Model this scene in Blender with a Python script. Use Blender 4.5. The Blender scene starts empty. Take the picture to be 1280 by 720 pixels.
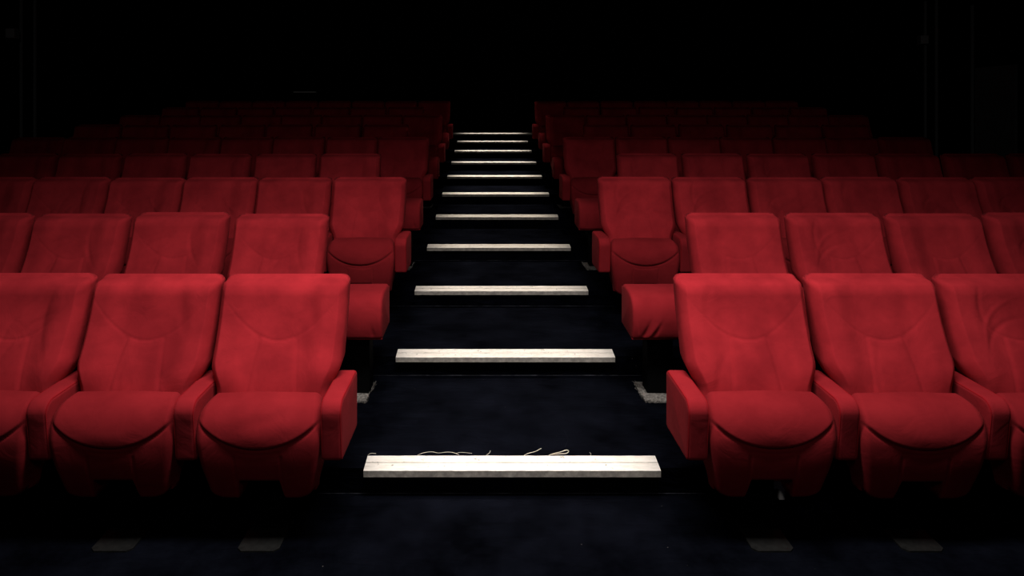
import bpy, bmesh, math, random
from mathutils import Vector, noise
random.seed(7)
PI = math.pi
scene = bpy.context.scene
COL = scene.collection

# ------------------------------------------------------------------ layout
F = 850.0            # focal length in pixels of a 1280 wide frame
HC = 1.644           # camera height above the front floor
RISE = 0.125
D = 1.0494           # depth of one tier
N1 = 2.948           # distance of the first nosing
SEAT0 = 2.58         # distance of the front of the first row's armrests
AX = 0.112           # middle of the aisle
XL, XR = -5.55, 5.75 # side walls
YB = 15.6            # back wall
ZC = 5.6

# ------------------------------------------------------------------ helpers
def link(o, parent=None):
    COL.objects.link(o)
    if parent is not None: o.parent = parent
    return o

def tag(o, label=None, cat=None, group=None, kind=None):
    if label: o['label'] = label
    if cat: o['category'] = cat
    if group: o['group'] = group
    if kind: o['kind'] = kind
    return o

def empty(name, loc):
    o = bpy.data.objects.new(name, None)
    o.empty_display_size = 0.1
    o.location = loc
    return link(o)

def mesh_obj(name, verts, faces, mat, parent=None, smooth=True, autosmooth=None):
    me = bpy.data.meshes.new(name)
    me.from_pydata(verts, [], faces)
    me.update()
    bm = bmesh.new(); bm.from_mesh(me)
    bmesh.ops.recalc_face_normals(bm, faces=bm.faces)
    bm.to_mesh(me); bm.free()
    if smooth:
        for p in me.polygons: p.use_smooth = True
    me.materials.append(mat)
    return link(bpy.data.objects.new(name, me), parent)

def bm_obj(name, bm, mats, parent=None, smooth=False):
    bmesh.ops.recalc_face_normals(bm, faces=bm.faces)
    me = bpy.data.meshes.new(name)
    bm.to_mesh(me); bm.free()
    if smooth:
        for p in me.polygons: p.use_smooth = True
    for m in (mats if isinstance(mats, (list, tuple)) else [mats]): me.materials.append(m)
    return link(bpy.data.objects.new(name, me), parent)

def add_box(bm, x0, x1, y0, y1, z0, z1, bev=0.0, seg=2):
    vs = [bm.verts.new((x, y, z)) for x in (x0, x1) for y in (y0, y1) for z in (z0, z1)]
    idx = [(0,1,3,2),(4,6,7,5),(0,4,5,1),(2,3,7,6),(0,2,6,4),(1,5,7,3)]
    fs = [bm.faces.new([vs[i] for i in f]) for f in idx]
    if bev > 0:
        es = list({e for f in fs for e in f.edges})
        bmesh.ops.bevel(bm, geom=es, offset=bev, segments=seg, profile=0.5, affect='EDGES')

def add_prism(bm, poly_yz, x0, x1, bev=0.0, seg=3):
    a = [bm.verts.new((x0, y, z)) for y, z in poly_yz]
    b = [bm.verts.new((x1, y, z)) for y, z in poly_yz]
    fa = bm.faces.new(a); fb = bm.faces.new(list(reversed(b)))
    n = len(a)
    for i in range(n):
        bm.faces.new((a[i], a[(i+1) % n], b[(i+1) % n], b[i]))
    if bev > 0:
        es = list(set(fa.edges) | set(fb.edges))
        bmesh.ops.bevel(bm, geom=es, offset=bev, segments=seg, profile=0.5, affect='EDGES')

def tube(name, pts, r, mat, parent=None, cyclic=False, res=2):
    cu = bpy.data.curves.new(name, 'CURVE'); cu.dimensions = '3D'
    for P in (pts if isinstance(pts[0][0], (list, tuple)) else [pts]):
        sp = cu.splines.new('POLY'); sp.points.add(len(P)-1)
        for i, p in enumerate(P): sp.points[i].co = (p[0], p[1], p[2], 1)
        sp.use_cyclic_u = cyclic
    cu.bevel_depth = r; cu.bevel_resolution = res; cu.use_fill_caps = True
    tmp = bpy.data.objects.new(name, cu); COL.objects.link(tmp)
    dg = bpy.context.evaluated_depsgraph_get()
    me = bpy.data.meshes.new_from_object(tmp.evaluated_get(dg))
    bpy.data.objects.remove(tmp); bpy.data.curves.remove(cu)
    me.name = name
    for p in me.polygons: p.use_smooth = True
    me.materials.clear(); me.materials.append(mat)
    return link(bpy.data.objects.new(name, me), parent)

def interp(tab, t):
    if t <= tab[0][0]: return tab[0][1]
    for (a, va), (b, vb) in zip(tab, tab[1:]):
        if t <= b:
            k = (t-a)/(b-a); return va + (vb-va)*k
    return tab[-1][1]

def smooth_tab(tab, n=60, rad=4):
    t0, t1 = tab[0][0], tab[-1][0]
    s = [interp(tab, t0 + (t1-t0)*i/n) for i in range(n+1)]
    for _ in range(3):
        q = s[:]
        for i in range(n+1):
            w = min(rad, i, n-i)
            q[i] = sum(s[i-w:i+w+1])/(2*w+1)
        s = q
    return [(t0 + (t1-t0)*i/n, s[i]) for i in range(n+1)]

def sstep(a, b, x):
    t = max(0.0, min(1.0, (x-a)/(b-a))); return t*t*(3-2*t)

# ------------------------------------------------------------------ materials
def new_mat(name):
    m = bpy.data.materials.new(name); m.use_nodes = True
    nt = m.node_tree; bs = nt.nodes['Principled BSDF']
    return m, nt, bs

def N(nt, t, **kw):
    n = nt.nodes.new(t)
    for k, v in kw.items():
        if k in n.inputs: n.inputs[k].default_value = v
        else: setattr(n, k, v)
    return n

def velvet(name, base, dark, sheen):
    m, nt, bs = new_mat(name)
    L = nt.links.new
    tc = N(nt, 'ShaderNodeTexCoord')
    oi = N(nt, 'ShaderNodeObjectInfo')
    add = N(nt, 'ShaderNodeVectorMath', operation='MULTIPLY_ADD')
    L(tc.outputs['Object'], add.inputs[0]); add.inputs[1].default_value = (1, 1, 1)
    mul = N(nt, 'ShaderNodeVectorMath', operation='SCALE'); mul.inputs[0].default_value = (31, 17, 53)
    L(oi.outputs['Random'], mul.inputs['Scale']); L(mul.outputs[0], add.inputs[2])
    n1 = N(nt, 'ShaderNodeTexNoise', Scale=5.0, Detail=4.0, Roughness=0.6)
    L(add.outputs[0], n1.inputs['Vector'])
    r = N(nt, 'ShaderNodeValToRGB')
    r.color_ramp.elements[0].position = 0.32; r.color_ramp.elements[0].color = (*dark, 1)
    r.color_ramp.elements[1].position = 0.68; r.color_ramp.elements[1].color = (*base, 1)
    L(n1.outputs['Fac'], r.inputs['Fac'])
    L(r.outputs['Color'], bs.inputs['Base Color'])
    bs.inputs['Roughness'].default_value = 0.95
    bs.inputs['Specular IOR Level'].default_value = 0.08
    bs.inputs['Sheen Weight'].default_value = sheen
    bs.inputs['Sheen Roughness'].default_value = 0.45
    bs.inputs['Sheen Tint'].default_value = (1.0, 0.22, 0.22, 1)
    n2 = N(nt, 'ShaderNodeTexNoise', Scale=700.0, Detail=2.0)
    L(tc.outputs['Object'], n2.inputs['Vector'])
    n3 = N(nt, 'ShaderNodeTexNoise', Scale=9.0, Detail=3.0, Distortion=1.2)
    L(add.outputs[0], n3.inputs['Vector'])
    b1 = N(nt, 'ShaderNodeBump', Strength=0.18, Distance=0.001)
    L(n2.outputs['Fac'], b1.inputs['Height'])
    b2 = N(nt, 'ShaderNodeBump', Strength=0.22, Distance=0.012)
    L(n3.outputs['Fac'], b2.inputs['Height']); L(b1.outputs['Normal'], b2.inputs['Normal'])
    L(b2.outputs['Normal'], bs.inputs['Normal'])
    return m

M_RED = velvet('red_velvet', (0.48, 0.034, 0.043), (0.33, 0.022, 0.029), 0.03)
M_RED_CUSHION = velvet('cushion_red_velvet', (0.33, 0.023, 0.029), (0.25, 0.016, 0.021), 0.07)  # darker velvet tone for the seat cushions
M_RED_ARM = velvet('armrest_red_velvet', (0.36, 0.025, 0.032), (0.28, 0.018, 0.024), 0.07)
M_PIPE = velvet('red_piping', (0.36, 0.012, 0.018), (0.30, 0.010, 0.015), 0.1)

def plain(name, col, rough=0.6, metal=0.0, noise_scale=0, amount=0.3, bump=0.0, spec=0.3):
    m, nt, bs = new_mat(name); L = nt.links.new
    bs.inputs['Base Color'].default_value = (*col, 1)
    bs.inputs['Roughness'].default_value = rough
    bs.inputs['Metallic'].default_value = metal
    bs.inputs['Specular IOR Level'].default_value = spec
    if noise_scale:
        tc = N(nt, 'ShaderNodeTexCoord')
        n1 = N(nt, 'ShaderNodeTexNoise', Scale=float(noise_scale), Detail=5.0, Roughness=0.65)
        L(tc.outputs['Object'], n1.inputs['Vector'])
        r = N(nt, 'ShaderNodeValToRGB')
        r.color_ramp.elements[0].position = 0.3
        r.color_ramp.elements[1].position = 0.7
        r.color_ramp.elements[0].color = (*[c*(1-amount) for c in col], 1)
        r.color_ramp.elements[1].color = (*[min(1, c*(1+amount)) for c in col], 1)
        L(n1.outputs['Fac'], r.inputs['Fac']); L(r.outputs['Color'], bs.inputs['Base Color'])
        if bump:
            b = N(nt, 'ShaderNodeBump', Strength=bump, Distance=0.004)
            L(n1.outputs['Fac'], b.inputs['Height']); L(b.outputs['Normal'], bs.inputs['Normal'])
    return m

M_BLACK = plain('black_steel', (0.002, 0.002, 0.0022), 0.7, spec=0.08)
M_PLATE = plain('dusty_steel_plate', (0.22, 0.20, 0.175), 0.8, 0.0, 70, 0.8, 0.3)
M_BRACKET = plain('pale_plastic', (0.8, 0.78, 0.74), 0.6)
M_THREAD = plain('pale_thread', (0.62, 0.55, 0.45), 0.8)
M_WALL = plain('matte_black_wall', (0.006, 0.006, 0.006), 0.9, 0, 3, 0.25, spec=0.1)
M_CEIL = plain('matte_black_ceiling', (0.004, 0.004, 0.004), 0.95, 0, 3, 0.25, spec=0.05)
M_PANEL = plain('dark_grey_panel', (0.16, 0.16, 0.16), 0.8, 0, 4, 0.2, spec=0.1)
M_FRAME = plain('dark_grey_frame', (0.22, 0.23, 0.23), 0.6, 0, 0)
M_GREY = plain('grey_painted_metal', (0.35, 0.35, 0.35), 0.5)
M_DUST = plain('dusty_carpet_edge', (0.05, 0.05, 0.058), 0.95, 0, 22, 0.85, spec=0.05)

def carpet():
    m, nt, bs = new_mat('navy_carpet'); L = nt.links.new
    tc = N(nt, 'ShaderNodeTexCoord')
    n1 = N(nt, 'ShaderNodeTexNoise', Scale=3.2, Detail=6.0, Roughness=0.7)
    L(tc.outputs['Object'], n1.inputs['Vector'])
    r = N(nt, 'ShaderNodeValToRGB')
    r.color_ramp.elements[0].position = 0.35; r.color_ramp.elements[0].color = (0.0010, 0.0012, 0.0024, 1)
    r.color_ramp.elements[1].position = 0.75; r.color_ramp.elements[1].color = (0.0062, 0.0072, 0.0125, 1)
    L(n1.outputs['Fac'], r.inputs['Fac'])
    # pale lint specks
    v = N(nt, 'ShaderNodeTexVoronoi', Scale=9.0)
    v.inputs['Randomness'].default_value = 1.0
    L(tc.outputs['Object'], v.inputs['Vector'])
    cmp_ = N(nt, 'ShaderNodeMath', operation='LESS_THAN'); cmp_.inputs[1].default_value = 0.022
    L(v.outputs['Distance'], cmp_.inputs[0])
    mx = N(nt, 'ShaderNodeMix', data_type='RGBA')
    L(cmp_.outputs[0], mx.inputs['Factor'])
    L(r.outputs['Color'], mx.inputs[6]); mx.inputs[7].default_value = (0.12, 0.11, 0.10, 1)
    L(mx.outputs[2], bs.inputs['Base Color'])
    bs.inputs['Roughness'].default_value = 1.0
    bs.inputs['Specular IOR Level'].default_value = 0.02
    mp = N(nt, 'ShaderNodeMapping'); mp.inputs['Scale'].default_value = (1.2, 4.5, 3.0)
    L(tc.outputs['Object'], mp.inputs['Vector'])
    n3 = N(nt, 'ShaderNodeTexNoise', Scale=2.6, Detail=3.0, Distortion=1.5)
    L(mp.outputs[0], n3.inputs['Vector'])
    n4 = N(nt, 'ShaderNodeTexNoise', Scale=240.0, Detail=2.0)
    L(tc.outputs['Object'], n4.inputs['Vector'])
    b1 = N(nt, 'ShaderNodeBump', Strength=0.6, Distance=0.05)
    L(n3.outputs['Fac'], b1.inputs['Height'])
    b2 = N(nt, 'ShaderNodeBump', Strength=0.5, Distance=0.003)
    L(n4.outputs['Fac'], b2.inputs['Height']); L(b1.outputs['Normal'], b2.inputs['Normal'])
    L(b2.outputs['Normal'], bs.inputs['Normal'])
    return m
M_CARPET = carpet()

def nosing_mat():
    m, nt, bs = new_mat('worn_white_nosing'); L = nt.links.new
    tc = N(nt, 'ShaderNodeTexCoord')
    mp = N(nt, 'ShaderNodeMapping'); mp.inputs['Scale'].default_value = (1.0, 4.0, 4.0)
    L(tc.outputs['Object'], mp.inputs['Vector'])
    n1 = N(nt, 'ShaderNodeTexNoise', Scale=14.0, Detail=8.0, Roughness=0.75)
    L(mp.outputs[0], n1.inputs['Vector'])
    r = N(nt, 'ShaderNodeValToRGB')
    r.color_ramp.elements[0].position = 0.28; r.color_ramp.elements[0].color = (0.62, 0.57, 0.49, 1)
    r.color_ramp.elements[1].position = 0.55; r.color_ramp.elements[1].color = (0.80, 0.76, 0.69, 1)
    L(n1.outputs['Fac'], r.inputs['Fac'])
    v = N(nt, 'ShaderNodeTexNoise', Scale=45.0, Detail=3.0)
    L(tc.outputs['Object'], v.inputs['Vector'])
    r2 = N(nt, 'ShaderNodeValToRGB')
    r2.color_ramp.elements[0].position = 0.26; r2.color_ramp.elements[0].color = (0.3, 0.28, 0.25, 1)
    r2.color_ramp.elements[1].position = 0.34; r2.color_ramp.elements[1].color = (1, 1, 1, 1)
    L(v.outputs['Fac'], r2.inputs['Fac'])
    mx = N(nt, 'ShaderNodeMix', data_type='RGBA', blend_type='MULTIPLY')
    mx.inputs['Factor'].default_value = 1.0
    L(r.outputs['Color'], mx.inputs[6]); L(r2.outputs['Color'], mx.inputs[7])
    L(mx.outputs[2], bs.inputs['Base Color'])
    bs.inputs['Roughness'].default_value = 0.55
    bs.inputs['Specular IOR Level'].default_value = 0.3
    b = N(nt, 'ShaderNodeBump', Strength=0.3, Distance=0.002)
    L(v.outputs['Fac'], b.inputs['Height']); L(b.outputs['Normal'], bs.inputs['Normal'])
    return m
M_NOSE = nosing_mat()
M_NOSE_FACE = plain('shade_toned_nosing_face', (0.42, 0.385, 0.335), 0.7, 0, 30, 0.35, 0.2)  # darker colour paints in the shade of the nosing fronts and groove

# ------------------------------------------------------------------ seat parts
def pillow(name, secs, nx, halfw, Rf, Rr, disp, parent, mat, Lx=None, Rtop=None):
    """secs: list of (s, P(y,z), Nrm(y,z), Q(y,z)); surface wraps along arc length s"""
    S1 = secs[-1][0]; S0 = secs[0][0]
    ns = len(secs)
    def at(s):
        s = max(S0, min(S1, s))
        lo = 0
        for i in range(ns-1):
            if secs[i+1][0] >= s: lo = i; break
        a, b = secs[lo], secs[lo+1]
        k = (s-a[0])/(b[0]-a[0]) if b[0] > a[0] else 0
        mixp = lambda p, q: (p[0]+(q[0]-p[0])*k, p[1]+(q[1]-p[1])*k)
        return mixp(a[1], b[1]), mixp(a[2], b[2]), mixp(a[3], b[3])
    vf, vr = [], []
    nsamp = ns
    us = []
    for i in range(nx+1):
        u = -1 + 2*i/nx
        us.append(0.45*u + 0.55*math.sin(PI/2*u))
    for j in range(nsamp):
        tj = j/(nsamp-1)
        tj = 0.6*tj + 0.4*(0.5-0.5*math.cos(PI*tj))
        for u in us:
            # arc position depends on the column when the lower outline is cut out
            w0 = halfw(S0 + (S1-S0)*tj)
            x = u*w0
            top, bot = (S0, S1) if Lx is None else Lx(x)
            s = S0 + (S1-S0)*tj
            if Lx is not None and tj > 0.72:     # only the lowest rows follow the cut-out
                sc_ = S0 + (S1-S0)*0.72
                s = sc_ + (bot-sc_)*(tj-0.72)/0.28
            P, Nn, Q = at(s)
            dx = w0 - abs(x); dz = min(s-top, bot-s)
            def ins(R):
                Rz = R if (Rtop is None or R is not Rf) else Rtop
                a = max(0, 1-dx/R); b = max(0, 1-dz/Rz)
                if Rz == R:
                    q = min(1, math.hypot(a, b))
                    return R*(1 - math.sqrt(max(0, 1-q*q)))
                ia = R*(1 - math.sqrt(max(0, 1-a*a))); ib = Rz*(1 - math.sqrt(max(0, 1-b*b)))
                return min(Rz, math.hypot(ia, ib))
            fi, ri = ins(Rf), ins(Rr)
            edge = min(1.0, min(dx, dz)/0.03)
            d = disp(x, P[1], s)*edge - fi
            vf.append((x, P[0] + Nn[0]*d, P[1] + Nn[1]*d))
            # rear side, pulled towards front by ri
            vx, vz = P[0]-Q[0], P[1]-Q[1]
            l = math.hypot(vx, vz) or 1
            vr.append((x, Q[0] + vx/l*ri, Q[1] + vz/l*ri))
    W = nx+1; verts = vf + vr; off = len(vf); faces = []
    for j in range(nsamp-1):
        for i in range(nx):
            a = j*W+i
            faces.append((a, a+1, a+W+1, a+W))
            faces.append((off+a, off+a+W, off+a+W+1, off+a+1))
    rim = [i for i in range(W)] + [j*W+nx for j in range(1, nsamp)] + \
          [(nsamp-1)*W+i for i in range(nx-1, -1, -1)] + [j*W for j in range(nsamp-2, 0, -1)]
    n = len(rim)
    for k in range(n):
        a, b = rim[k], rim[(k+1) % n]
        faces.append((a, off+a, off+b, b))
    return mesh_obj(name, verts, faces, mat, parent)

BACK_F = smooth_tab([(0.44, .146), (.50, .156), (.56, .172), (.62, .200), (.70, .252), (.80, .304), (.88, .331), (.965, .352)], 80, 3)
BACK_R = smooth_tab([(0.44, .270), (.60, .336), (.75, .392), (.965, .458)], 80, 3)

def groove(d, sig=0.0032, depth=0.0022):
    return -depth*math.exp(-(d*d)/(2*sig*sig))

def back_mesh(seed, hw=0.272, folds=()):
    z0, z1 = 0.445, 0.964
    n = 112
    secs = []
    s = 0
    for i in range(n+1):
        z = z1 - (z1-z0)*i/n
        y = interp(BACK_F, z); y2 = interp(BACK_F, z+0.005); y1 = interp(BACK_F, z-0.005)
        dy, dz = (y2-y1), 0.01
        l = math.hypot(dy, dz)
        nrm = (-dz/l, dy/l)
        secs.append((z1 - z, (y, z), nrm, (interp(BACK_R, z), z)))
    rc = 0.03
    def halfw(sv):
        z = z1 - sv
        w = hw
        # lower taper between the armrests
        w -= 0.040*(1-sstep(0.535, 0.655, z))
        w -= 0.004*(1-sstep(0.65, 0.85, z))
        if z > z1-rc:
            q = z-(z1-rc); w -= rc - math.sqrt(max(0, rc*rc-q*q))
        return w
    rnd = random.Random(seed)
    ox = rnd.random()*50
    def disp(x, z, sv):
        ax = abs(x)
        h = 0.0
        # side bolsters and a shallow hollow
        h += 0.021*sstep(0.09, 0.19, ax)*sstep(0.50, 0.62, z)
        # head pad above the curved seam is fuller
        arc = 0.722 + 2.7*x*x
        h += 0.0022*sstep(-0.01, 0.06, z-arc)*(1-sstep(0.1, 0.22, ax))
        h += 0.006*math.exp(-((z-0.66)/0.06)**2)*math.exp(-(x/0.12)**2)
        if True:
            g = (z-arc)/math.sqrt(1+(5.4*x)**2)
            h += groove(g)*(1-0.8*sstep(0.12, 0.24, ax))
            h += groove(g+0.010, 0.003, 0.0015)*(1-sstep(0.08, 0.105, ax))
        if z < arc-0.004:
            xl = 0.080 + 0.03*(0.72-z)/0.25
            h += groove(ax-xl, 0.0030, 0.0018)
            h += 0.003*(1-sstep(xl-0.02, xl, ax))
        # soft folds
        nz = noise.noise(Vector((x*7+ox, z*2.6, seed*3.1)))
        h += 0.0075*nz
        for (fx, fz, ang, ln, wd, am) in folds:
            ca, sa = math.cos(ang), math.sin(ang)
            dx_, dz_ = x-fx, z-fz
            al = dx_*ca + dz_*sa; ac = -dx_*sa + dz_*ca
            ac += 0.25*al*al/ln
            h += 0.55*am*math.exp(-(al/ln)**2)*math.exp(-(ac/wd)**2)
        return h
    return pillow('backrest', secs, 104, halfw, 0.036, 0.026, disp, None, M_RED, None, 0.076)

CPTS = [(.158,.552),(.13,.552),(.10,.549),(.07,.541),(.045,.527),(.025,.507),(.010,.480),(.002,.450),(-.002,.42),
        (.0,.385),(.006,.34),(.018,.29),(.034,.24),(.050,.20),(.064,.163)]
def cushion_mesh(seed, hw=0.243, folds=()):
    # resample the profile
    pts = [Vector((a, b)) for a, b in CPTS]
    for _ in range(3):
        q = [pts[0]]
        for a, b in zip(pts, pts[1:]):
            q += [a*0.75+b*0.25, a*0.25+b*0.75]
        q.append(pts[-1]); pts = q
    acc = [0]
    for a, b in zip(pts, pts[1:]): acc.append(acc[-1] + (b-a).length)
    S = acc[-1]
    n = 104
    secs = []
    k = 0
    for i in range(n+1):
        s = S*i/n
        while k < len(acc)-2 and acc[k+1] < s: k += 1
        t = (s-acc[k])/max(1e-9, acc[k+1]-acc[k])
        P = pts[k].lerp(pts[k+1], min(1, t))
        T = (pts[min(len(pts)-1, k+3)] - pts[max(0, k-2)]).normalized()
        nrm = Vector((T.y, -T.x))   # towards the front / up
        if nrm.x > 0.3: nrm = -nrm
        f = s/S
        Q = (0.168 - 0.012*f, 0.500 - (0.500-0.175)*f)
        secs.append((s, (P.x, P.y), (nrm.x, nrm.y), Q))
    rnd = random.Random(seed); ox = rnd.random()*40
    def halfw(s):
        f = s/S
        w = hw
        w -= 0.020*(1-sstep(0.0, 0.28, f))
        w -= 0.034*sstep(0.42, 1.0, f)
        return w
    def Lx(x):
        ax = abs(x)
        bot = S
        notch = 1-sstep(0.078, 0.092, ax)
        bot -= 0.088*notch
        bot -= 0.028*sstep(0.12, 0.215, ax)**2
        return 0.0, bot
    def disp(x, z, s):
        ax = abs(x); h = 0
        front = sstep(0.10, 0.2, s/S)
        arc = 0.392 + 1.45*x*x + 6*x**4
        g = (z-arc)/math.sqrt(1+(2.9*x)**2)
        # upper cushion roll overhangs the seat base panel
        h += 0.008*sstep(-0.003, 0.012, g)
        h += 0.006*math.exp(-(x/0.15)**2)*sstep(0.0, 0.06, g)
        h += groove(g, 0.004, 0.005)*front
        h += groove(g+0.018, 0.003, 0.003)*(1-sstep(0.075, 0.095, ax))
        h += groove(ax-0.090, 0.003, 0.003)*(1-sstep(-0.045, -0.030, g))
        h += 0.0035*noise.noise(Vector((x*6+ox, z*5, seed*1.7)))
        for (fx, fz, ang, ln, wd, am) in folds:
            ca, sa = math.cos(ang), math.sin(ang)
            dx_, dz_ = x-fx, z-fz
            al = dx_*ca + dz_*sa; ac = -dx_*sa + dz_*ca
            h += am*math.exp(-(al/ln)**2)*math.exp(-(ac/wd)**2)
        return h
    return pillow('seat_cushion', secs, 112, halfw, 0.030, 0.02, disp, None, M_RED_CUSHION, Lx)

# armrest outline (y, z), local to the seat origin at the armrest's front
def arm_outline(r=0.05, y1=0.33):
    z0, z1 = 0.335, 0.580
    o = []
    def arc(cy, cz, rr, a0, a1, n=7):
        for i in range(n+1):
            a = a0 + (a1-a0)*i/n
            o.append((cy + rr*math.cos(a), cz + rr*math.sin(a)))
    arc(r, z1-0.006-r, r, PI, PI/2, 9)         # front top
    arc(y1-0.02, z1-0.02, 0.02, PI/2, 0, 4)    # rear top
    arc(y1-0.02, z0+0.02+0.0, 0.02, 0, -PI/2, 4)
    arc(0.020+0.018, z0+0.018, 0.018, -PI/2, -PI, 4)
    return o

def arm_mesh(width, name='armrest', wrinkle=0):
    bm = bmesh.new()
    out = arm_outline()
    pts = []
    for p in out:
        if not pts or math.hypot(p[0]-pts[-1][0], p[1]-pts[-1][1]) > 0.002: pts.append(p)
    # even out the long straight runs
    dense = []
    for a, b in zip(pts, pts[1:]+pts[:1]):
        m = max(1, int(math.hypot(b[0]-a[0], b[1]-a[1])/0.02))
        dense += [(a[0]+(b[0]-a[0])*k/m, a[1]+(b[1]-a[1])*k/m) for k in range(m)]
    n = len(dense); R = 0.015; K = 5
    nrm = []
    for i in range(n):
        a, b = dense[i-1], dense[(i+1) % n]
        t = Vector((b[0]-a[0], b[1]-a[1])).normalized()
        nrm.append((-t.y, t.x))          # outline runs clockwise seen from +x
    rings = []
    seq = [(-1, j) for j in range(K+1)] + [(1, j) for j in range(K, -1, -1)]
    for sg, j in seq:
        a = PI/2*j/K
        x = sg*(width/2 - R*(1-math.cos(a))); ins = R*(1-math.sin(a))
        rings.append([bm.verts.new((x, dense[i][0]-nrm[i][0]*ins, dense[i][1]-nrm[i][1]*ins)) for i in range(n)])
    for a, b in zip(rings, rings[1:]):
        for i in range(n): bm.faces.new((a[i], a[(i+1) % n], b[(i+1) % n], b[i]))
    bm.faces.new(rings[0]); bm.faces.new(list(reversed(rings[-1])))
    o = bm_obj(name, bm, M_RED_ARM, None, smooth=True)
    return o

def wide_block_mesh(width, seed, folds):
    """wide padded armrest closing an even row: rounded front roll, soft folds at the bottom"""
    secs = []
    pts = [(.29,.578),(.22,.580),(.15,.579),(.10,.575),(.065,.566),(.038,.550),(.018,.525),(.006,.49),(.0,.45),(.002,.41),(.010,.37),(.022,.338)]
    P = [Vector(p) for p in pts]
    for _ in range(2):
        q = [P[0]]
        for a, b in zip(P, P[1:]): q += [a*.75+b*.25, a*.25+b*.75]
        q.append(P[-1]); P = q
    acc = [0]
    for a, b in zip(P, P[1:]): acc.append(acc[-1]+(b-a).length)
    S = acc[-1]; k = 0; n = 64
    for i in range(n+1):
        s = S*i/n
        while k < len(acc)-2 and acc[k+1] < s: k += 1
        t = (s-acc[k])/max(1e-9, acc[k+1]-acc[k])
        p = P[k].lerp(P[k+1], min(1, t))
        T = (P[min(len(P)-1, k+2)] - P[max(0, k-2)]).normalized()
        nrm = Vector((T.y, -T.x))
        if nrm.x > 0.3 or nrm.y < -0.6: nrm = -nrm
        # the underside is a chord from rear top to front bottom, bulged to give the full side face
        f = s/S
        qy = 0.31; qz = 0.55
        if f < 0.5: Q = (0.31, 0.55 - 0.205*(f/0.5))
        else: Q = (0.31 - 0.27*((f-0.5)/0.5), 0.345 - 0.008*((f-.5)/.5))
        secs.append((s, (p.x, p.y), (nrm.x, nrm.y), Q))
    def disp(x, z, s):
        h = 0.003*noise.noise(Vector((x*8+seed, z*6, seed)))
        for (fx, fz, ang, ln, wd, am) in folds:
            ca, sa = math.cos(ang), math.sin(ang)
            dx_, dz_ = x-fx, z-fz
            al = dx_*ca + dz_*sa; ac = -dx_*sa + dz_*ca
            h += am*math.exp(-(al/ln)**2)*math.exp(-(ac/wd)**2)
        return h
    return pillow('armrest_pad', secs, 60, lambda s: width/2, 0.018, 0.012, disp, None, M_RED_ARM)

def pedestal_mesh(bw=0.15):
    bm = bmesh.new()
    add_box(bm, -bw/2, bw/2, 0.185, 0.265, 0.0, 0.46, 0.004, 1)      # column
    add_box(bm, -0.215, 0.215, 0.19, 0.25, 0.36, 0.43, 0.004, 1)     # cross beam under the seat
    add_box(bm, -bw/2-0.004, bw/2+0.004, 0.15, 0.285, 0.004, 0.02, 0.003, 1)
    return bm_obj('pedestal', bm, M_BLACK, None)

def plate_mesh(mat, w=0.159, y0=0.005, y1=0.30):
    bm = bmesh.new()
    ch = 0.018
    z1 = 0.006
    poly = [(-w/2, y1), (-w/2, y0+ch), (-w/2+ch, y0), (w/2-ch, y0), (w/2, y0+ch), (w/2, y1)]
    a = [bm.verts.new((x, y, 0.0)) for x, y in poly]; b = [bm.verts.new((x, y, z1)) for x, y in poly]
    bm.faces.new(a); bm.faces.new(b)
    for i in range(6): bm.faces.new((a[i], a[(i+1) % 6], b[(i+1) % 6], b[i]))
    return bm_obj('base_plate', bm, mat, None)

M_PLATE_DIM = plain('shade_toned_plate', (0.011, 0.0107, 0.0095), 0.6, 0.0, 40, 0.45, 0.2)  # plate colour darkened to stand for the shadow under the seats

# source pieces (their mesh data is shared by every seat)
F1 = [(-0.16, 0.86, 1.35, 0.13, 0.022, -0.007), (-0.15, 0.60, 1.2, 0.10, 0.016, -0.005)]
F2 = [(0.13, 0.84, 1.75, 0.13, 0.026, -0.007), (-0.07, 0.62, 1.4, 0.08, 0.014, -0.005)]
F3 = [(0.03, 0.74, 0.9, 0.09, 0.010, -0.007), (-0.02, 0.78, 1.15, 0.09, 0.010, -0.006), (0.12, 0.80, 1.6, 0.12, 0.014, -0.006)]
F4 = [(0.09, 0.78, 1.9, 0.10, 0.012, -0.007), (-0.13, 0.80, 0.7, 0.07, 0.011, -0.006), (-0.10, 0.71, 1.0, 0.08, 0.010, -0.005)]
F5 = [(-0.15, 0.85, 1.5, 0.09, 0.012, -0.007), (-0.12, 0.80, 0.9, 0.10, 0.010, 0.006), (-0.10, 0.76, 0.65, 0.10, 0.009, -0.006),
      (0.10, 0.76, 2.4, 0.09, 0.010, 0.005), (0.12, 0.72, 2.2, 0.08, 0.010, -0.005)]
BACKS = [back_mesh(1, folds=F1), back_mesh(2, folds=F2), back_mesh(3, folds=F3), back_mesh(4, folds=F4), back_mesh(5, folds=F5)]
CUSH = [cushion_mesh(1), cushion_mesh(2), cushion_mesh(3, folds=[(0.05, 0.50, 0.2, 0.12, 0.02, -0.004)])]
ARM = arm_mesh(0.082)
PIPE_PTS = []
for sx in (-1, 1):
    ol = arm_outline()
    # pull the outline in a little so the cord lies on the rounded edge
    cy = 0.165; cz = 0.457
    PIPE_PTS.append([(sx*(0.041-0.0048), cy + (y-cy)*(1-0.0045/0.165), cz + (z-cz)*(1-0.0045/0.12)) for y, z in ol])
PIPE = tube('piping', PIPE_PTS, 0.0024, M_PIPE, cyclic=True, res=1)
PED = pedestal_mesh()
PLATE = plate_mesh(M_PLATE_DIM)
TEMPL = BACKS + CUSH + [ARM, PIPE, PED, PLATE]
for o in TEMPL: COL.objects.unlink(o)   # removed for good once every seat has its copy

def put(src, parent, loc=(0, 0, 0)):
    c = src.copy(); COL.objects.link(c)
    c.parent = parent; c.location = loc
    return c

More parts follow.
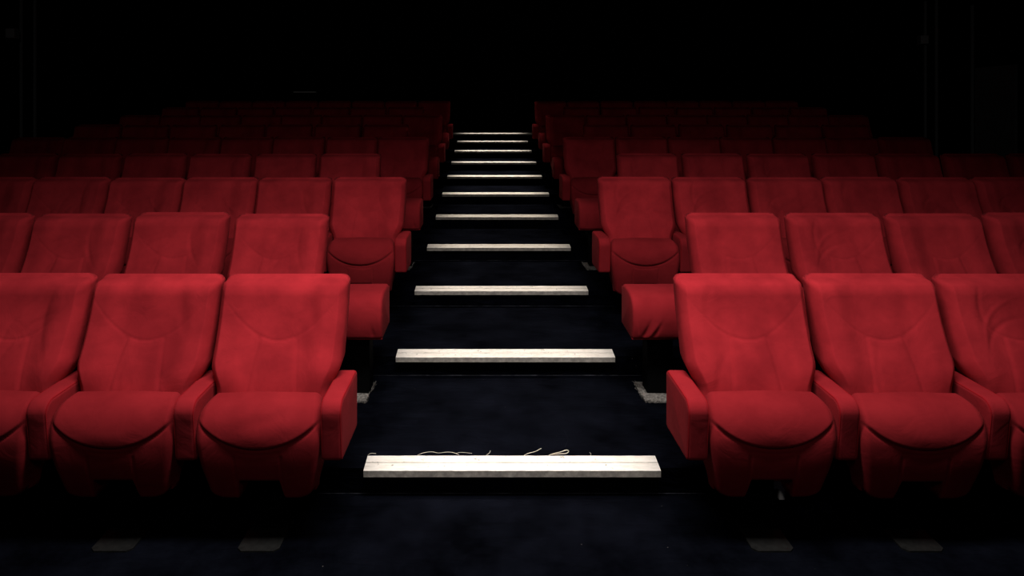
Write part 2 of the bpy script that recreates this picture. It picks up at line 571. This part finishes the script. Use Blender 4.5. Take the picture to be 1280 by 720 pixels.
ORD = ['front', 'second', 'third', 'fourth', 'fifth', 'sixth', 'seventh', 'eighth', 'ninth', 'tenth']
NTH = ['first', 'second', 'third', 'fourth', 'fifth', 'sixth', 'seventh', 'eighth', 'ninth']

def seat(row, side, i, x_in, x_out, fringe_last):
    """x_in: boundary nearer the aisle, x_out: the other one"""
    y = SEAT0 + D*row; z = RISE*row
    cx = (x_in + x_out)/2
    root = empty('theatre_seat', (cx, y, z))
    place = 'beside the aisle' if i == 0 else NTH[i] + ' from the aisle'
    lab = 'red velvet tip-up seat %s in the %s row %s of the steps' % (place, ORD[row], side)
    tag(root, lab, 'seat', 'red tip-up seats in the %s row %s of the steps' % (ORD[row], side))
    rnd = random.Random(row*100 + i + (50 if side == 'left' else 0))
    sgn = -1 if side == 'left' else 1
    bi = rnd.randrange(5)
    if (row, side, i) == (2, 'right', 0): bi = 4
    if (row, side, i) == (0, 'right', 0): bi = 0
    if (row, side, i) in ((0, 'right', 2), (2, 'right', 1)): bi = 4
    if (row, side, i) == (0, 'left', 0): bi = 1
    b = put(BACKS[bi], root, (0, 0, 0))
    flip = rnd.random() < 0.5
    if (row, side, i) == (0, 'left', 0): flip = False
    b.rotation_euler = (rnd.uniform(-.006, .006), 0, rnd.uniform(-.008, .008))
    b.location = (rnd.uniform(-.003, .003), rnd.uniform(-.006, .006), rnd.uniform(-.003, .003))
    c = put(CUSH[rnd.randrange(3)], root, (0, 0, 0))
    c.rotation_euler = (0, 0, rnd.uniform(-.004, .004))
    wd = abs(x_out - x_in)
    c.scale = (min(1.0, (wd-0.084)/0.486), 1, 1)
    b.scale = (min(1.0, (wd-0.006)/0.548), 1, 1)
    c.location = (0, rnd.uniform(-.006, .004), rnd.uniform(-.003, .003))
    if row % 2 == 0 or i > 0:
        a = put(ARM, root, (x_in - cx, 0, 0)); put(PIPE, a)
    if fringe_last:
        a = put(ARM, root, (x_out - cx, 0, 0)); put(PIPE, a)
    p = put(PED, root); put(PLATE, p)
    return root

ROWS = [  # inner edge, pitch, count  (left, right)
    ((-.592, .560, 4), (.808, .574, 4)),
    ((-.915, .587, 5), (1.155, .592, 5)),
    ((-.593, .554, 7), (.817, .562, 7)),
    ((-.932, .583, 7), (1.151, .587, 7)),
    ((-.596, .5495, 8), (.800, .5525, 7)),
    ((-.930, .578, 7), (1.150, .579, 6)),
    ((-.594, .549, 8), (.800, .550, 8)),
    ((-.930, .570, 7), (1.150, .574, 7)),
    ((-.594, .553, 8), (.800, .550, 8)),
]
seats = {}
for r, (Lf, Rt) in enumerate(ROWS):
    for side, (x0, pt, n), sg in (('left', Lf, -1), ('right', Rt, 1)):
        for i in range(n):
            seats[(r, side, i)] = seat(r, side, i, x0 + sg*pt*i, x0 + sg*pt*(i+1), i == n-1)

for o in TEMPL: bpy.data.objects.remove(o)

# pale bracket seen under the front right aisle seat
ped = [c for c in seats[(0, 'right', 0)].children if c.name.startswith('pedestal')][0]
bm = bmesh.new()
add_box(bm, 0.074, 0.136, 0.186, 0.21, 0.142, 0.176, 0.003, 1)
add_box(bm, 0.098, 0.122, 0.190, 0.208, 0.095, 0.145, 0.002, 1)
br = bm_obj('bracket', bm, M_BRACKET, ped); tag(br, 'pale plastic bracket')

# ------------------------------------------------------------------ wide end armrests of the even rows
def frayed_plate(x0, x1, side, parent, seed):
    """patch of bare frayed backing where the carpet was cut round the foot"""
    rnd = random.Random(seed)
    bm = bmesh.new()
    n = 26
    outer, inner = [], []
    corners = [(x0, 0.29), (x0, 0.022), (x1, 0.022), (x1, 0.29)]
    path = []
    for (a, b) in zip(corners, corners[1:]):
        m = 16
        for k in range(m):
            t = k/m
            path.append((a[0]+(b[0]-a[0])*t, a[1]+(b[1]-a[1])*t))
    path.append(corners[-1])
    cx = (x0+x1)/2; cy = 0.16
    low = [bm.verts.new((cx + (x-cx)*(1+rnd.uniform(-.05, .05)), cy+(y-cy)*(1+rnd.uniform(-.06, .06)), 0.0)) for x, y in path]
    top = [bm.verts.new((v.co.x*1.0, v.co.y, 0.007+rnd.uniform(0, .003))) for v in low]
    bm.faces.new(low); bm.faces.new(top)
    m = len(low)
    for i in range(m): bm.faces.new((low[i], low[(i+1) % m], top[(i+1) % m], top[i]))
    # loose fibres standing round the edge
    for v in list(top):
        for _ in range(3):
            d = Vector((v.co.x-cx, v.co.y-cy, 0)).normalized()
            p = v.co + Vector((rnd.uniform(-.008, .008), rnd.uniform(-.008, .008), -.002))
            q = p + d*rnd.uniform(-.004, .012) + Vector((rnd.uniform(-.008, .008), rnd.uniform(-.004, .006), rnd.uniform(.004, .016)))
            s = Vector((0.0016, 0, 0))
            bm.faces.new([bm.verts.new(p-s), bm.verts.new(p+s), bm.verts.new(q)])
    o = bm_obj('base_plate', bm, M_PLATE, parent)
    tag(o, 'bare patch with frayed pale carpet edge')
    return o

BLK_W = 0.335
FB = [(-0.10, 0.37, 1.15, 0.07, 0.010, -0.010), (-0.07, 0.37, 1.0, 0.07, 0.009, 0.007), (-0.045, 0.37, 1.05, 0.06, 0.008, -0.008), (-0.13, 0.36, 1.7, 0.07, 0.010, 0.006)]
FB2 = [(0.12, 0.36, 1.7, 0.05, 0.010, -0.005)]
blocks = {}
for r in (1, 3, 5, 7):
    for side, xa, sg in (('left', -.560, -1), ('right', .782, 1)):
        cx = xa + sg*BLK_W/2
        root = empty('end_armrest', (cx, SEAT0 + D*r, RISE*r))
        feat = {(1, 'right'): 'wide red padded end armrest with creased bottom corner, second row right of the steps',
                (1, 'left'): 'wide smooth red padded end armrest, second row left of the steps'}.get((r, side),
                'wide red padded end armrest closing the %s row %s of the steps' % (ORD[r], side))
        tag(root, feat, 'armrest', 'wide padded armrests at the aisle ends of rows')
        o = wide_block_mesh(BLK_W, r*2+sg, FB if (r, side) == (1, 'right') else FB2 if side == 'left' else [(-0.1, .37, 1.5, .06, .01, -.004)])
        o.parent = root
        bm = bmesh.new()
        ix = -sg*0.0
        add_box(bm, -0.082+(0.022 if side == 'right' else 0.0), 0.082, 0.13, 0.25, 0.004, 0.345, 0.004, 1)
        pd = bm_obj('pedestal', bm, M_BLACK, root)
        if side == 'right': frayed_plate(-0.098, 0.125, side, pd, r)
        else: frayed_plate(-0.12, 0.082, side, pd, r+20)

# ------------------------------------------------------------------ stepped floor
def step_edge(k): return N1 + D*(k-1)       # k = 1..11
bm = bmesh.new()
prof = [(-1.5, 0.0)]
NST = 11
for k in range(1, NST+1):
    e = step_edge(k)
    prof += [(e+0.045, RISE*(k-1)), (e+0.028, RISE*k-0.004)]
prof += [(YB, RISE*NST)]
xs = [XL, -0.9, 1.1, XR]
cols = [[bm.verts.new((x, y, z)) for y, z in prof] for x in xs]
for c0, c1 in zip(cols, cols[1:]):
    for i in range(len(prof)-1):
        bm.faces.new((c0[i], c1[i], c1[i+1], c0[i+1]))
# closing underside so the stair has body
for c0, c1 in zip(cols, cols[1:]):
    pass
fl = bm_obj('floor', bm, M_CARPET); tag(fl, 'dark navy carpeted stepped floor', kind='structure')

# shallow creases in the worn carpet of the first tread
M_CREASE = plain('lighter_carpet_crease', (0.011, 0.012, 0.017), 1.0, 0, 14, 0.8, spec=0.02)  # lighter tone of the carpet on the raised creases
CR = [[(562,493),(576,491),(589,490),(600,491),(611,493),(629,492)], [(642,504),(655,506),(669,508),(691,509)],
      [(569,519),(583,520),(598,518),(620,515),(651,515),(672,516),(689,518)], [(693,524),(701,533),(708,541),(711,548),(706,558)],
      [(560,508),(572,506),(588,508)], [(560,470),(566,472)], [(690,470),(700,468),(712,471)]]
for c in CR:
    pts = []
    for xp, yp in c:
        Z = (HC-RISE)*F/(yp-150.0); pts.append(((xp-608)*Z/F, Z, RISE-0.0040))
    for _ in range(2):
        q = [pts[0]]
        for a, b in zip(pts, pts[1:]):
            q += [tuple(a[i]*.75+b[i]*.25 for i in range(3)), tuple(a[i]*.25+b[i]*.75 for i in range(3))]
        q.append(pts[-1]); pts = q
    o = tube('carpet_crease', pts, 0.0018, M_CREASE, fl)

# dusty bottom edge of each riser
for k in range(1, 5):
    e = step_edge(k); bm = bmesh.new()
    rnd = random.Random(k)
    n = 150; X0, X1 = AX-0.95, AX+0.95
    lo, hi = [], []
    for i in range(n+1):
        x = X0 + (X1-X0)*i/n
        w = 0.0010 + 0.004*max(0, noise.noise(Vector((x*9, k*3.0, 0)))+0.25)*(1-abs(x-AX)/1.0)
        yb = e+0.044
        zz = RISE*(k-1)+0.0015
        lo.append(bm.verts.new((x, yb-w-0.001, zz))); hi.append(bm.verts.new((x, yb, zz+w*0.7)))
    for i in range(n): bm.faces.new((lo[i], lo[i+1], hi[i+1], hi[i]))
    o = bm_obj('trim_%d' % k, bm, M_DUST); tag(o, 'dusty crease where carpet meets riser', kind='structure')

# ------------------------------------------------------------------ nosings
def nosing(k, w, label):
    e = 0.0
    bm = bmesh.new()
    poly = [(0.0, -0.030), (0.0, -0.002), (0.003, 0.0), (0.052, 0.0062), (0.0535, 0.0045), (0.0555, 0.0045), (0.057, 0.0068),
            (0.104, 0.0125), (0.106, 0.011), (0.106, -0.003), (0.029, -0.003), (0.027, -0.030)]
    n = 48
    rnd = random.Random(k)
    ringv = []
    for i in range(n+1):
        x = -w/2 + w*i/n
        j = 0.0 if i in (0, n) else 1.0
        ringv.append([bm.verts.new((x, y + (rnd.uniform(-.0006, .0006)*j), z + rnd.uniform(-.0004, .0004)*j)) for y, z in poly])
    for a, b in zip(ringv, ringv[1:]):
        for q in range(len(poly)):
            f_ = bm.faces.new((a[q], a[(q+1) % len(poly)], b[(q+1) % len(poly)], b[q]))
            if q in (0, 3, 4, 5): f_.material_index = 1  # front and groove faces take the shade colour
    bm.faces.new(ringv[0]); bm.faces.new(list(reversed(ringv[-1])))
    o = bm_obj('stair_nosing', bm, [M_NOSE, M_NOSE_FACE])
    o.location = (AX if k > 1 else AX, step_edge(k), RISE*k)
    tag(o, label, 'step edge', 'white nosings on the aisle steps')
    return o
for k in range(1, 12):
    if k == 1: lab = 'long white nosing on the lowest aisle step with frayed threads behind it'
    elif k == 11: lab = 'wide greyish white nosing on the topmost aisle step'
    elif k == 10: lab = 'narrow-looking white nosing directly below the topmost aisle step'
    else: lab = 'worn white nosing strip on the %s aisle step from the bottom' % NTH[k-1]
    nosing(k, 1.62 if k == 11 else 1.29, lab)

# loose threads behind the lowest nosing
def px(xp, yy, zz):   # world X of an image column at a given depth
    return (xp-608.0)*yy/F
zb = RISE + 0.010; yb0 = N1 + 0.112
def thread(pts, r, label):
    P = []
    for xp, up, dy in pts: P.append((px(xp, yb0, 0), yb0+dy, zb+up))
    # smooth
    for _ in range(2):
        q = [P[0]]
        for a, b in zip(P, P[1:]):
            q += [tuple(a[i]*.75+b[i]*.25 for i in range(3)), tuple(a[i]*.25+b[i]*.75 for i in range(3))]
        q.append(P[-1]); P = q
    o = tube('carpet_thread', P, r, M_THREAD)
    tag(o, label, 'thread', 'loose carpet threads behind the lowest nosing')
thread([(522, .001, .0), (530, .010, .006), (540, .012, .01), (548, .006, .006), (556, .010, .01), (566, .010, .008), (574, .002, 0)], .0012, 'long low pale thread lying along the left of the lowest nosing')
thread([(608, .001, 0), (612, .010, 0), (613, .020, .003)], .0016, 'short pale thread standing near the middle of the lowest nosing')
thread([(655, .000, 0), (662, .009, .004), (669, .012, .008), (677, .026, .012)], .0017, 'pale thread slanting up behind the lowest nosing right of its middle')
thread([(686, .000, 0), (694, .010, 0), (702, .012, .008), (709, .020, .012), (712, .012, .012), (708, .004, .006), (700, .006, .002), (690, .003, 0)], .0020, 'pale looped thread curling behind the lowest nosing')
thread([(738, .000, 0), (739, .007, 0), (737, .012, .003)], .0010, 'tiny pale thread behind the right half of the lowest nosing')
thread([(460, .001, 0), (463, .010, 0), (470, .008, 0)], .0013, 'tiny pale thread at the left end of the lowest nosing')
thread([(570, .006, 0.006), (576, .010, .010), (590, .003, .012)], .0009, 'thin dark-tipped thread beside the long one on the lowest nosing')

# ------------------------------------------------------------------ room shell
def shell(name, quads, mat, label):
    bm = bmesh.new()
    for q in quads: add_box(bm, *q)
    o = bm_obj(name, bm, mat); tag(o, label, kind='structure'); return o
shell('wall_left', [(XL-0.1, XL, -1.5, YB, -0.1, ZC)], M_WALL, 'black left wall of the auditorium')
shell('wall_right', [(XR, XR+0.1, -1.5, YB, -0.1, ZC)], M_WALL, 'black right wall of the auditorium')
shell('wall_back', [(XL-0.1, XR+0.1, YB, YB+0.1, -0.1, ZC)], M_WALL, 'black back wall of the auditorium')
shell('ceiling', [(XL-0.1, XR+0.1, -1.5, YB+0.1, ZC, ZC+0.1)], M_CEIL, 'black ceiling of the auditorium')

def wall_y(xp, X): return X*F/(xp-608.0)
# right: pale door panel set in the wall, thin frame posts further back
y0, y1 = wall_y(1272, XR), wall_y(1222, XR)
zf = RISE*4
d = shell('door_1', [(XR-0.03, XR-0.001, y0, y1, zf, 2.25)], M_PANEL, 'dark grey door panel in the right wall')
for nm, xp, X, zt in (('trim_5', 1172, XR, 3.2), ('trim_6', 1158, XR, 3.2), ('trim_7', 25, XL, 3.2), ('trim_8', 42, XL, 3.2), ('trim_9', 1217, XR, 3.0)):
    yy = wall_y(xp, X)
    sgn = -1 if X > 0 else 1
    a, b = sorted((X + sgn*0.001, X + sgn*0.03))
    k = max(0, int((yy-N1)/D)+1)
    shell(nm, [(a, b, yy-0.008, yy+0.008, RISE*k+0.002, zt)], M_FRAME, 'thin vertical grey strip on the side wall')
# unidentified metal fitting built for the glint on the far strip
bm = bmesh.new(); yy = wall_y(1158, XR)
add_box(bm, XR-0.075, XR-0.03, yy-0.03, yy+0.03, 1.39, 1.42, 0.004, 1)
bm2 = bm_obj('wall_fitting', bm, M_GREY); tag(bm2, 'tiny metal hook catching light on the right wall', 'fitting')

def wall_box(xp, yp, X, label):
    yy = wall_y(xp, X); z = HC + (150-yp)*yy/F
    s = -1 if X > 0 else 1
    root = empty('wall_speaker', (X, yy, z))
    tag(root, label, 'speaker', 'small boxes high on the side walls')
    bm = bmesh.new(); a, b = sorted((s*0.03, s*0.13)); add_box(bm, a, b, -0.05, 0.05, -0.055, 0.055, 0.006, 2)
    bm_obj('housing', bm, M_GREY, root)
    bm = bmesh.new(); a, b = sorted((s*0.001, s*0.03)); add_box(bm, a, b, -0.02, 0.02, -0.02, 0.02); bm_obj('mount', bm, M_BLACK, root)
    bm = bmesh.new(); a, b = sorted((s*0.13, s*0.134))
    for i in range(5): add_box(bm, a, b, -0.04, 0.04, -0.042+i*0.019, -0.033+i*0.019)
    bm_obj('grille', bm, M_BLACK, root)
wall_box(7, 42, XL, 'small grey box mounted high on the left wall')
wall_box(1161, 50, XR, 'small grey box mounted high on the right wall')

# pale ledge on the back wall
bm = bmesh.new()
xa = (368-608)*YB/F; xb = (396-608)*YB/F; z = HC + (150-115)*YB/F
add_box(bm, xa, xb, YB-0.09, YB-0.001, z-0.02, z+0.01, 0.003, 1)
o = bm_obj('wall_ledge', bm, M_BRACKET); tag(o, 'thin pale ledge on the dark back wall, left of the steps', 'ledge')

# ------------------------------------------------------------------ lights
def area(name, loc, sx, sy, power, col, rot=(0, 0, 0), spread=PI):
    l = bpy.data.lights.new(name, 'AREA'); l.shape = 'RECTANGLE'; l.size = sx; l.size_y = sy
    l.energy = power; l.color = col; l.spread = spread
    o = bpy.data.objects.new(name, l); o.location = loc; o.rotation_euler = rot
    COL.objects.link(o); return o
area('key_light', (AX, 1.95, 3.85), 3.0, 0.5, 80, (1.0, 0.97, 0.98), (math.radians(7), 0, 0), math.radians(122))
area('rear_aisle_fill', (AX, 11.2, 4.9), 1.12, 6.0, 18, (1.0, 0.92, 0.84), (0, 0, 0), math.radians(9))  # unseen extra light added to lift the far nosings
sp = bpy.data.lights.new('far_row_fill', 'SPOT'); sp.energy = 118; sp.spot_size = math.radians(86); sp.spot_blend = 1.0  # unseen fill spot added behind the camera for the far rows
sp.shadow_soft_size = 0.25; sp.color = (1.0, 0.95, 0.92)
so = bpy.data.objects.new('far_row_fill', sp); COL.objects.link(so); so.location = (AX, -0.9, 3.3)
so.rotation_euler = (Vector((AX, 10.0, 0.9)) - Vector((AX, -0.9, 3.3))).to_track_quat('-Z', 'Y').to_euler()
# unseen collimated area light added above the aisle to brighten the nosings
sl = math.atan2(RISE, D)
area('aisle_fill', (AX, 8.3, 4.4), 1.12, 11.3, 34, (1.0, 0.90, 0.80), (0, 0, 0), math.radians(9))

w = bpy.data.worlds.new('world'); scene.world = w; w.use_nodes = True
w.node_tree.nodes['Background'].inputs[0].default_value = (0.5, 0.5, 0.55, 1)
w.node_tree.nodes['Background'].inputs[1].default_value = 0.0

# ------------------------------------------------------------------ camera
cam = bpy.data.cameras.new('camera'); co = bpy.data.objects.new('camera', cam)
COL.objects.link(co); co.location = (0, 0, HC); co.rotation_euler = (PI/2, 0, 0)
cam.sensor_width = 36.0; cam.sensor_fit = 'HORIZONTAL'
cam.lens = F/1280.0*36.0
cam.shift_x = 32.0/1280.0
cam.shift_y = -210.0/1280.0
cam.clip_start = 0.05; cam.clip_end = 100
scene.camera = co

scene.view_settings.view_transform = 'Standard'
scene.view_settings.look = 'None'
scene.view_settings.exposure = 0.0
scene.view_settings.gamma = 0.88
